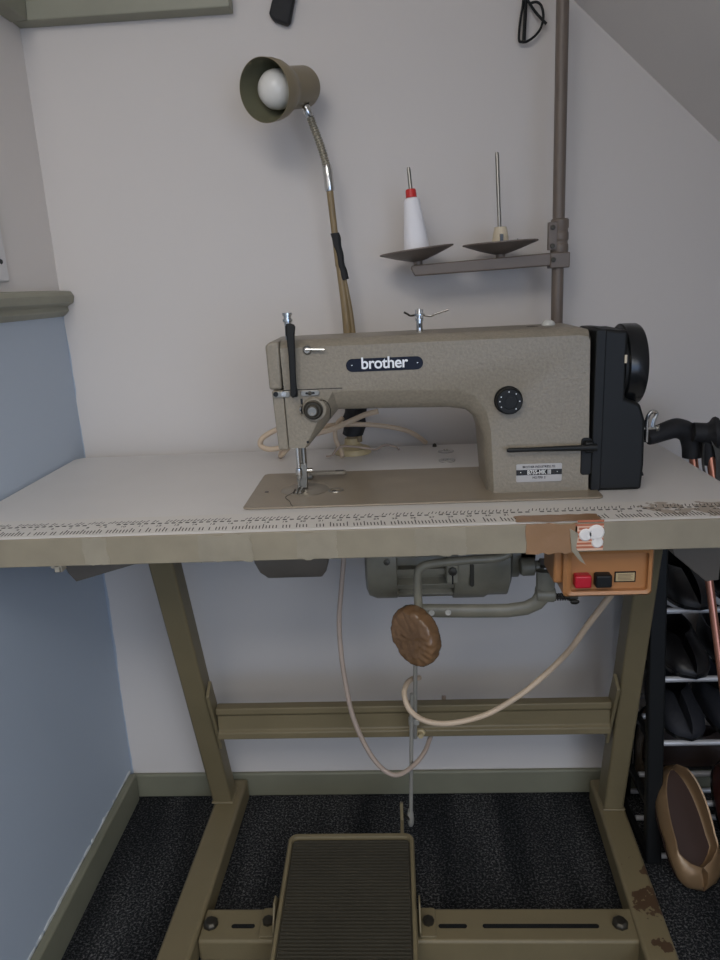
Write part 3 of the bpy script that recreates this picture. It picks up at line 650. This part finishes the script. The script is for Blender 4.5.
# ------------------------------------------------------------------ cables
def cable(name, pts, r, m, label, cat='cable', sub=10):
    return tag(obj(name, MB().tube(pts, r, 12, sub=sub), m), label, cat)
cable('power_cable', [(0.133, 0.442, T + .006), (0.113, 0.425, 0.790), (0.087, 0.415, 0.803), (0.045, 0.405, 0.813), (0.002, 0.39, 0.819), (-0.042, 0.375, 0.820), (-0.075, 0.365, 0.812), (-0.100, 0.37, 0.790), (-0.12, 0.38, T + .006), (-0.125, 0.44, T + .005)], 0.0042, CREAMC, 'cream flex arching behind the lamp base across the table')
cable('power_cable', [(0.040, 0.375, T + .20), (0.052, 0.36, 0.845), (0.030, 0.36, 0.840), (0.004, 0.345, 0.832), (-0.021, 0.35, 0.821), (-0.056, 0.36, 0.810), (-0.085, 0.36, 0.800), (-0.108, 0.36, 0.791), (-0.134, 0.36, 0.787), (-0.149, 0.36, 0.794), (-0.146, 0.36, 0.806), (-0.128, 0.36, 0.817), (-0.106, 0.36, 0.824), (-0.08, 0.365, 0.822)][1:], 0.0045, CREAMC, 'cream flex looping out left behind the machine head')
cable('power_cable', [(-0.008, 0.372, 0.834), (-0.017, 0.374, 0.826), (-0.023, 0.376, 0.810), (-0.022, 0.378, 0.793), (-0.014, 0.37, 0.778), (-0.012, 0.362, T + .004)], 0.0038, CREAMC, 'short cream flex bent down against left side of lamp base')
cable('thin_cord', [(-0.040, 0.375, T + .003), (-0.030, 0.370, T + .006), (-0.016, 0.368, T + .020), (0.005, 0.366, T + .021), (0.030, 0.366, T + .017), (0.045, 0.375, T + .012), (0.060, 0.39, T + .016), (0.078, 0.40, T + .010), (0.084, 0.41, T + .003)], 0.0018, CREAMC2, 'thin beige cord wrapped around the front of the lamp base', 'cord')

# ------------------------------------------------------------------ clutch motor under the table
mo = thing('clutch_motor', 'grey clutch motor with curved clutch lever bolted under the table', 'motor', (0.17, 0.25, 0.55))
MY, MZ, MR = 0.262, 0.634, 0.074
prof = [(0.0, .0), (MR * .80, .0), (MR * .93, .004), (MR, .016), (MR, .048), (MR * .96, .050)]
obj('end_bell', MB().lathe(prof, (0.026, MY, MZ), (1, 0, 0), 44), MOTOR, mo)
obj('motor_body', MB().lathe([(MR * .80, .0), (MR * .80, .105)], (0.073, MY, MZ), (1, 0, 0), 40), MOTOR, mo)
fins = MB()
for k in range(16):
    a = 2 * PI * k / 16 + .1
    q = Matrix.Translation((0, MY, MZ)) @ Matrix.Rotation(a, 4, 'X')
    fins.box(0.074, 0.176, MR * .76, MR * .985, -0.005, 0.005, q)
obj('cooling_fins', fins, MOTOR, mo, 0.001)
prof = [(MR * .9, 0), (MR * 1.03, .002), (MR * 1.03, .050), (MR * 0.98, .056), (MR * .98, .085), (MR * .80, .090), (MR * .62, .093), (MR * .62, .105), (MR * .40, .108), (0, .108)]
obj('clutch_housing', MB().lathe(prof, (0.160, MY, MZ), (1, 0, 0), 44), MOTOR, mo)
obj('pulley', MB().lathe([(.02, 0), (.030, .002), (.030, .006), (.020, .013), (.030, .02), (.030, .024), (.010, .026), (.010, .036), (0, .036)], (0.266, MY, MZ), (1, 0, 0), 30), DARKST, mo)
lug = MB().box(0.148, 0.167, MY - MR - .012, MY - MR + .03, 0.612, H0 - 0.006); obj('mounting_lug', lug, MOTOR, mo, 0.003)
obj('bolt', MB().lathe([(0.0065, 0), (0.0065, .004), (0, .005)], (0.1575, MY - MR - .012, 0.633), (0, -1, 0), 8), DARKST, mo)
obj('lug_slot', MB().box(0.1565, 0.1585, MY - MR - .0128, MY - MR - .011, 0.612, 0.627), BLACK2, mo)
obj('motor_bracket', MB().box(0.06, 0.26, 0.20, 0.32, H0 - 0.010, H0 - .0045), MOTOR, mo, 0.001)
for (x, z) in ((0.060, 0.645), (0.062, 0.684)):
    yy = MY - math.sqrt(max(MR ** 2 - (z - MZ) ** 2, 0))
    obj('bolt', MB().lathe([(0.005, -.002), (0.005, .002), (0, .003)], (x, yy, z), (0, -1, (z - MZ) / MR), 10), DARKST, mo)
obj('name_slot', MB().prism(rrect(0.184, 0.190, 0.603, 0.640, 0.003), MY - MR * 1.05, MY - MR * .98), DARKST, mo, .001)
obj('belt_guard', MB().lathe([(0.012, 0), (0.014, .003), (0.014, .02), (0.009, .022), (0.009, .034)], (0.262, 0.205, 0.625), (1, 0, 0), 18), MOTOR, mo)
obj('belt_nut', MB().lathe([(0.0075, 0), (0.0075, .014), (0.005, .016)], (0.290, 0.200, 0.632), (1, 0, 0), 6), STEEL, mo)
# clutch lever: flat bar that swells and turns up at the right
lvb = MB(); pr_ = []
path = [(0.098, 0.570, .0085), (0.112, 0.566, .0108), (0.150, 0.5645, .0110), (0.200, 0.563, .0110), (0.240, 0.5625, .0112), (0.268, 0.566, .0115), (0.284, 0.574, .0120), (0.293, 0.586, .0135), (0.296, 0.600, .0140), (0.296, 0.625, .0140)]
rings_ = []
for i, (x, z, h) in enumerate(path):
    a = path[max(i - 1, 0)]; b = path[min(i + 1, len(path) - 1)]
    t = Vector((b[0] - a[0], 0, b[1] - a[1])).normalized(); nrm = Vector((-t.z, 0, t.x))
    c = Vector((x, 0.185, z)); wd = 0.007
    rings_.append([c + nrm * h * math.cos(q) + Vector((0, wd * math.sin(q), 0)) for q in [2 * PI * k / 12 for k in range(12)]])
lvb.rings(rings_)
lo = obj('clutch_lever', lvb, MOTOR, mo, 0)
for x in (0.125, 0.150):
    obj('hole_ring', MB().lathe([(0.0045, 0), (0.0045, .0015), (0.0025, .0015), (0.0022, .0005), (0, .0005)], (x, 0.1785, 0.565), (0, -1, 0), 16), mat('pale_bolt', (196, 192, 182), 0.4), lo)
obj('pivot_boss', MB().lathe([(0.012, 0), (0.012, .026), (0.009, .028)], (0.283, 0.187, 0.588), (1, 0, -0.05), 18), MOTOR, lo)
spg = MB(); spg.tube([(0.309 + 0.022 * k / 48, 0.187 + 0.005 * math.cos(k * PI / 4), 0.582 + 0.005 * math.sin(k * PI / 4)) for k in range(49)], 0.0011, 6, sub=2)
obj('spring', spg, DARKST, lo)
obj('threaded_rod', MB().cyl((0.305, 0.187, 0.582), (0.345, 0.187, 0.580), 0.0028, n=10), DARKST, lo)
wn = MB().lathe([(0.006, 0), (0.005, .008)], (0.332, 0.187, 0.5810), (1, 0, 0), 12)
wn.sphere((0.341, 0.187, 0.587), 0.007, 0.002, 0.004); wn.sphere((0.341, 0.187, 0.573), 0.007, 0.002, 0.004)
obj('wing_nut', wn, DARKST, lo)

# switch box
sx0, sx1, sz0, sz1 = 0.283, 0.3925, 0.6590, 0.7280
sb = thing('power_switch', 'amber plastic on-off switch box with red and black buttons under table front', 'switch', (0.34, 0.05, 0.653))
out = rrect(sx0, sx1, sz0, sz1, 0.006)
inn = rrect(sx0 + .009, sx1 - .006, sz0 + .007, sz1 - .012, 0.004)
hs = MB(); hs.rings([[(x, y, z) for x, z in pl] for pl, y in ((out, 0.100), (out, 0.020), (mid(out, inn, .45), 0.0165), (inn, 0.0185), (inn, 0.026))])
obj('housing', hs, ORANGE, sb, 0, sharp=45)
obj('side_lug', MB().box(sx0 - 0.010, sx0 + .002, 0.028, 0.09, 0.674, 0.727), ORANGE, sb, 0.003)
obj('stop_button', MB().box(0.2965, 0.3170, 0.0135, 0.028, 0.6720, 0.6890), RED, sb, 0.0025)
obj('start_button', MB().box(0.3220, 0.3420, 0.0135, 0.028, 0.6720, 0.6890), BLACK, sb, 0.0025)
lb = obj('rating_label', MB().box(0.3475, 0.3735, 0.0248, 0.0262, 0.6750, 0.6890), BLACK2, sb)
obj('label_face', MB().box(0.3490, 0.3720, 0.0243, 0.0250, 0.6765, 0.6875), mat('label_tan', (176, 156, 116), 0.5), lb)
ln = MB()
for k in range(5): ln.box(0.3515, 0.3695 - (k % 2) * .002, 0.0240, 0.0244, 0.6780 + k * .0018, 0.6786 + k * .0018)
obj('fine_print', ln, mat('label_print', (120, 100, 76), 0.6), lb)

# ------------------------------------------------------------------ knee pad on its bent rod
kp = thing('knee_lifter', 'brown taped round knee pad on bent grey rod below the table', 'knee lifter', (0.10, 0.13, 0.51))
kx = 0.103
obj('rod', MB().tube([(0.245, 0.145, 0.715), (0.238, 0.135, 0.688), (0.225, 0.132, 0.671), (0.175, 0.130, 0.668), (0.125, 0.130, 0.664), (0.109, 0.130, 0.658), (0.1045, 0.130, 0.645), (0.104, 0.130, 0.620), (0.105, 0.132, 0.590), (0.106, 0.134, 0.565)], 0.0062, 14, sub=6), MOTOR, kp)
na = Vector((-0.62, -0.78, -0.02)).normalized()
long = Vector((0.36, 0, -0.93)); long = (long - na * long.dot(na)).normalized(); sid = na.cross(long)
pc = Vector((0.098, 0.118, 0.558))
pm = MB(); rs = []
prof = [(0.0, .0), (.2, 0), (.4, 0), (.6, .0), (.75, .0003), (.86, .001), (.94, .003), (.985, .007), (1.0, .012), (1.0, .017), (.98, .022), (.93, .0255), (.85, .0275), (.5, .028), (0, .028)]
for rr, hh in prof:
    rs.append([pc - na * (hh - .012) + (long * 0.0455 * math.cos(2 * PI * k / 72) + sid * 0.038 * math.sin(2 * PI * k / 72)) * max(rr, .001) * (1 + .022 * noise.noise(Vector((k * .42, 0, 3))) * rr) for k in range(72)])
pm.rings(rs)
bmesh.ops.subdivide_edges(pm.bm, edges=pm.bm.edges[:], cuts=1, use_grid_fill=True)
for v in pm.bm.verts: v.co += Vector((noise.noise(v.co * 110), noise.noise(v.co * 110 + Vector((5, 0, 0))), noise.noise(v.co * 100 + Vector((0, 9, 0))))) * 0.0013
for v in pm.bm.verts: v.co += Vector((noise.noise(v.co * 190), noise.noise(v.co * 180 + Vector((5, 0, 0))), 0)) * 0.0011
obj('pad', pm, mat('packing_tape_brown', (124, 94, 66), 0.25, var=0.3, vscale=26, bump=0.6, bscale=70), kp, sharp=60)

# ------------------------------------------------------------------ foot pedal and pull rod
pd = thing('foot_pedal', 'olive cast foot pedal with ribbed dark tread on the lower crossbar', 'pedal', (-0.02, 0.15, 0.0))
p0x, p1x, py0, py1 = -0.138, 0.088, -0.035, 0.262
def pz(y): return 0.078 + (y - 0.12) * 0.10
fr = MB()
o_out = rrect(p0x, p1x, py0, py1, 0.016); o_in = rrect(p0x + .008, p1x - .008, py0 + .008, py1 - .010, 0.010)
fr.rings([[(x, y, pz(y) + d) for x, y in pl] for pl, d in ((o_out, -.020), (o_out, 0), (mid(o_out, o_in, .3), .003), (mid(o_out, o_in, .9), .003), (o_in, .001), (o_in, -.004))])
obj('pedal_frame', fr, OLIVE, pd, 0, sharp=40)
tr = MB()
tr.rings([[(x, y, pz(y) + d) for x, y in o_in] for d in (-.016, -.0035)])
obj('tread', tr, TREAD, pd)
rb = MB(); n_r = 44
for k in range(n_r):
    y = py0 + .014 + (py1 - py0 - .032) * k / (n_r - 1)
    q = []
    for x in (p0x + .011, p1x - .011):
        q.append([(x, y - .0017, pz(y) - .004), (x, y - .0010, pz(y) + .0012), (x, y + .0010, pz(y) + .0012), (x, y + .0017, pz(y) - .004)])
    rb.rings(q)
obj('tread_ribs', rb, TREAD, pd)
for s, x in ((-1, p0x), (1, p1x)):
    hb = MB(); a, b = sorted((x + s * 0.003, x + s * 0.006))
    hb.prism([(0.090, 0.045), (0.145, 0.045), (0.150, 0.058), (0.128, 0.090), (0.112, 0.090), (0.086, 0.058)], a, b, 'yz')
    obj('pivot_bracket', hb, OLIVE, pd, 0.001)
    a, b = sorted((x + s * 0.003, x + s * 0.030))
    obj('bracket_foot', MB().prism(rrect(a, b, 0.090, 0.145, 0.004), 0.0425, 0.0475, 'xy'), OLIVE, pd, 0.001)
    obj('bolt', MB().lathe([(0.0095, 0), (0.0095, .005), (0, .007)], (x + s * 0.018, 0.117, 0.0475), n=8), DARKST, pd)
lug = MB(); lug.prism([(0.255, 0.075), (0.300, 0.072), (0.308, 0.080), (0.308, 0.122), (0.300, 0.124), (0.296, 0.092), (0.255, 0.094)], 0.064, 0.070, 'yz')
obj('pedal_lug', lug, OLIVE, pd, 0.001)
rd = thing('treadle_rod', 'thin steel pull rod hanging from the motor lever down to the pedal', 'rod', (0.09, 0.31, 0.07))
obj('upper_rod', MB().cyl((0.101, 0.195, 0.565), (0.096, 0.302, 0.262), 0.0036, n=12), mat('rod_grey', (170, 166, 156), 0.4, 0.2), rd)
obj('lower_rod', MB().cyl((0.092, 0.262, 0.375), (0.084, 0.318, 0.090), 0.0036, n=12), mat('rod_grey', (170, 166, 156), 0.4, 0.2), rd)
obj('rod_clamp', MB().box(0.085, 0.104, 0.281, 0.293, 0.300, 0.312), mat('rod_grey', (170, 166, 156), 0.4, 0.2), rd, 0.002)
obj('ball_joint', MB().lathe([(0.0035, 0), (0.0055, .004), (0.0060, .012), (0.0060, .030), (0.004, .04)], (0.083, 0.324, 0.055), (0.0, -0.1, 1), 14), mat('rod_grey', (170, 166, 156), 0.4, 0.2), rd)
obj('link_pin', MB().cyl((0.066, 0.302, 0.105), (0.083, 0.322, 0.068), 0.0025, n=8), DARKST, rd)

# cables under the table
cable('hanging_cable', [(-0.006, 0.25, H0 - .001), (-0.009, 0.25, 0.64), (-0.016, 0.25, 0.58), (-0.023, 0.25, 0.521), (-0.023, 0.25, 0.465), (-0.019, 0.25, 0.411), (-0.010, 0.25, 0.345), (0.009, 0.25, 0.285), (0.032, 0.25, 0.243), (0.058, 0.25, 0.224), (0.085, 0.270, 0.222), (0.111, 0.305, 0.228), (0.130, 0.350, 0.243), (0.146, 0.372, 0.264), (0.152, 0.378, 0.285), (0.153, 0.380, 0.296)], 0.0042, CREAMC2, 'pinkish grey cable hanging in a deep U under the table')
cable('hanging_cable', [(0.366, 0.06, 0.661), (0.362, 0.09, 0.625), (0.345, 0.13, 0.562), (0.334, 0.16, 0.515), (0.322, 0.185, 0.478), (0.298, 0.20, 0.440), (0.263, 0.20, 0.408), (0.210, 0.20, 0.374), (0.152, 0.20, 0.359), (0.112, 0.20, 0.364), (0.088, 0.20, 0.384), (0.0795, 0.215, 0.402), (0.083, 0.235, 0.408), (0.092, 0.26, 0.404), (0.106, 0.285, 0.392)], 0.0046, CREAMC, 'thick cream cable sagging from the switch box to the pull rod')

# ------------------------------------------------------------------ things hanging on the back wall
hb = MB(); hb.rings([[(x, y, z) for x, z in ((-0.0995, 1.472), (-0.0925, 1.463), (-0.072, 1.4555), (-0.0665, 1.459), (-0.046, 1.53), (-0.076, 1.54))] for y in (0.470, YB - .001)])
tag(obj('hanging_case', hb, RUB, None, 0.004), 'lower end of a black object hanging high on the wall above the lamp', 'case')
hc = thing('looped_cord', 'thin black cord loop hanging on the wall left of the thread stand pole', 'cord', (0.32, 0.475, 1.41))
obj('loop', MB().tube([(0.3035, 0.475, 1.50), (0.3025, 0.475, 1.465), (0.2985, 0.475, 1.440), (0.2965, 0.475, 1.414), (0.3010, 0.475, 1.4095), (0.310, 0.475, 1.410), (0.3220, 0.475, 1.417), (0.3310, 0.475, 1.428), (0.3345, 0.475, 1.443), (0.3310, 0.475, 1.458), (0.3230, 0.475, 1.464), (0.3120, 0.475, 1.462)], 0.0020, 10, rf=lambda t: 0.0020), BLACK, hc)
obj('strand', MB().tube([(0.3065, 0.476, 1.50), (0.3065, 0.476, 1.46), (0.3045, 0.476, 1.412)], 0.0030, 10), BLACK, hc)
obj('loose_end', MB().tube([(0.3090, 0.472, 1.466), (0.3220, 0.471, 1.448), (0.3385, 0.470, 1.431)], 0.0022, 10), BLACK, hc)

# ------------------------------------------------------------------ walking poles leaning at the right of the table
def pole(name, top, bot, label):
    t = thing(name, label, 'walking pole', (bot[0], bot[1], 0), None)
    a = Vector(top); b = Vector(bot)
    obj('shaft', MB().cyl(b + (a - b) * .02, a, 0.0052, 0.0068, 14), COPPER, t)
    obj('tip', MB().cyl(b, b + (a - b) * .03, 0.004, 0.0075, 12), RUB, t)
    return t
PT1, PB1 = (0.5545, 0.325, 0.765), (0.628, 0.115, 0.0)
w1 = pole('walking_pole', PT1, PB1, 'copper walking pole whose curved black grip reaches toward the machine')
g1 = MB().tube([(0.5545, 0.325, 0.757), (0.5525, 0.325, 0.778), (0.5440, 0.323, 0.797), (0.5250, 0.318, 0.8065), (0.5050, 0.313, 0.8035), (0.4860, 0.308, 0.798), (0.4750, 0.305, 0.795)], 0.012, 16, rf=lambda t: 0.0150 + 0.0030 * math.sin(t * PI) - 0.004 * t)
obj('grip', g1, RUB, w1)
PT2, PB2 = (0.5720, 0.300, 0.765), (0.652, 0.085, 0.0)
w2 = pole('walking_pole', PT2, PB2, 'copper walking pole with round black pommel and hanging wrist strap')
obj('grip', MB().tube([(0.5730, 0.303, 0.750), (0.5700, 0.304, 0.775), (0.5655, 0.304, 0.800)], 0.011, 16), RUB, w2)
obj('pommel', MB().lathe([(0.009, -.03), (0.014, -.014), (0.018, -.005), (0.0240, 0), (0.0250, .004), (0.0225, .008), (0, .009)], (0.5745, 0.300, 0.8010), (0.95, -0.2, 0.10), 28), RUB, w2)
obj('grip_neck', MB().cyl((0.545, 0.305, 0.802), (0.575, 0.301, 0.801), 0.0155, 0.0145, n=18), RUB, w2)
sp_ = MB().tube([(0.573, 0.296, 0.796), (0.580, 0.292, 0.775), (0.5830, 0.290, 0.750), (0.5830, 0.290, 0.722), (0.578, 0.292, 0.706), (0.570, 0.298, 0.722), (0.563, 0.302, 0.750), (0.561, 0.302, 0.785)], 0.0120, 10, flat=0.16)
obj('wrist_strap', sp_, WEB, w2)

# ------------------------------------------------------------------ shoe rack and shoes
rk = thing('shoe_rack', 'black shoe rack with chrome rungs standing right of the table stand', 'shoe rack', (0.70, 0.36, 0))
def post(x0, x1, yt, yb, dep=0.018, wd=0.029):
    m = MB(); m.rings([[(x1, yb, 0), (x1 + wd, yb, 0), (x1 + wd, yb + dep, 0), (x1, yb + dep, 0)], [(x0, yt, 0.62), (x0 + wd, yt, 0.62), (x0 + wd, yt + dep, 0.62), (x0, yt + dep, 0.62)]]); return m
obj('post', post(0.5010, 0.510, 0.332, 0.283), BLACK, rk, 0.004)
obj('post', post(0.5010, 0.510, 0.440, 0.462), BLACK, rk, 0.004)
obj('post', post(0.88, 0.88, 0.332, 0.283), BLACK, rk, 0.004)
obj('post', post(0.88, 0.88, 0.440, 0.462), BLACK, rk, 0.004)
for z, yf in ((0.010, 0.286), (0.110, 0.302), (0.238, 0.302), (0.359, 0.312), (0.485, 0.322)):
    yk = 0.470 - 0.022 * z / 0.62
    obj('side_bar', MB().box(0.512, 0.524, yf + .014, yk, z - .007, z + .004), BLACK, rk, 0.002)
    for y in (yf + .008, 0.392, yk):
        obj('rung', MB().cyl((0.516 if y < 0.35 else 0.526, y, z), (0.905, y, z), 0.0052, n=12), mat('satin_rung', (196, 196, 198), 0.4, 0.35), rk)

def shoe(name, heel, head, pitch, L, m, label, group=None, open_to=0.62, hh=0.055, wd=0.040, cat='shoe', roll=0.0, toe=0.035):
    t = thing(name, label, cat, heel, group)
    q = Matrix.Translation(heel) @ Matrix.Rotation(head, 4, 'Z') @ Matrix.Rotation(pitch, 4, 'Y') @ Matrix.Rotation(roll, 4, 'X')
    n = 22; rings = []; sole = []; ins = []
    for i in range(n + 1):
        s = i / n
        e = min(1.0, math.sqrt(max(1e-4, 1 - (abs(s - .5) * 2) ** 5)))
        wv = wd * e * (0.74 + 0.26 * math.sin(PI * min(1, s * 1.15 - .05)) if s < .6 else 1.0) * (1.0 if s < .75 else (1 - (s - .75) * .35))
        h = hh * (1 - s * 0.45) if s < open_to else hh * (1 - open_to * .45) * (1 - (s - open_to) / (1 - open_to) * .45) * max(.35, math.sqrt(max(0, 1 - ((s - open_to) / (1 - open_to)) ** 4)))
        op = 1.0 if s < open_to - .12 else max(0.0, (open_to + .02 - s) / .14)
        rx = wv * (0.86 * math.sqrt(op) if op > 0 else 0)
        x = s * L
        half = [(0.0, 0.004), (wv * .93, 0.004), (wv, 0.008), (wv * 1.04, h * .35), (wv * 1.0, h * .62), (wv * .82 + rx * .1, h * .88), (max(rx, wv * .28) if op <= 0 else rx * 1.0, h * (1.0 if op > 0 else 1.06))]
        if op > 0: inner = [(max(rx - .003, 0.0), h * .98), (max(rx - .004, 0.0), h * .5), (max(rx - .010, 0), 0.012)]
        else: inner = [(wv * .18, h * 1.04), (wv * .12, h * .6), (wv * .1, h * .5)]
        prof = half + inner
        ring = [(x, a, b) for a, b in prof] + [(x, -a, b) for a, b in prof[::-1][:-1]]
        rings.append([q @ Vector(p) for p in ring])
        sole.append([q @ Vector((x * 1.0, a, b)) for a, b in ((-wv * .98, -.001), (wv * .98, -.001), (wv * 1.0, .006), (-wv * 1.0, .006))])
        if s < .9: ins.append([q @ Vector((x, a, b)) for a, b in ((-max(rx - .006, .002), .010), (max(rx - .006, .002), .010), (max(rx - .006, .002), .0135), (-max(rx - .006, .002), .0135))])
    obj('upper', MB().rings(rings), m, t, sharp=60)
    obj('sole', MB().rings(sole), BLACK2 if m is not GOLD else INSOLE, t)
    obj('insole', MB().rings(ins[1:]), INSOLE if m in (GOLD, SHOER, SHOEG) else RUB, t)
    return t
# heading -pi/2 = toe toward the camera; pitch > 0 tips the toe down
NH = -PI / 2
shoe('ballet_flat', (0.556, 0.348, 0.162), NH + 0.22, 0.88, 0.205, GOLD, 'gold ballet flat, toe down on the carpet beside the black post', None, 0.80, 0.046, 0.046)
shoe('ballet_flat', (0.656, 0.350, 0.170), NH + 0.14, 0.88, 0.205, SHOER, 'dark red-brown flat shoe at far right of the bottom rung', None, 0.72, 0.044, 0.036)
labs = ((0.485, SHOEB, 0.165, 0.066, 'leather_shoe', 'black leather shoe on the topmost visible rung, next to the post', 'black leather shoe at right on the topmost visible rung'),
        (0.359, SHOEB, 0.172, 0.062, 'leather_shoe', 'black low shoe on the second rung down', 'black low shoe at right on the second rung down'),
        (0.238, SHOEN, 0.175, 0.070, 'trainer', 'dark navy fabric trainer on the third rung down', 'dark navy trainer at right on the third rung down'))
for z, m, L, h_, kind, l1, l2 in labs:
    for x, lab in ((0.578, l1), (0.668, l2)):
        shoe(kind, (x, 0.480, z + 0.0068), NH + 0.03, 0.0, L, m, lab, None, 0.55, h_, 0.038)
shoe('glitter_flat', (0.560, 0.452, 0.226), NH - 0.02, 1.52, 0.185, SHOEG, 'dull glittery flat shoe hanging steeply behind the black post', None, 0.7, 0.038, 0.026)
shoe('leather_shoe', (0.545, 0.425, 0.1170), 0.03, 0.0, 0.235, mat('dark_brown_leather', (40, 28, 23), 0.5), 'dark brown shoe lying sideways on rungs behind the gold flat', None, 0.55, 0.085, 0.034)
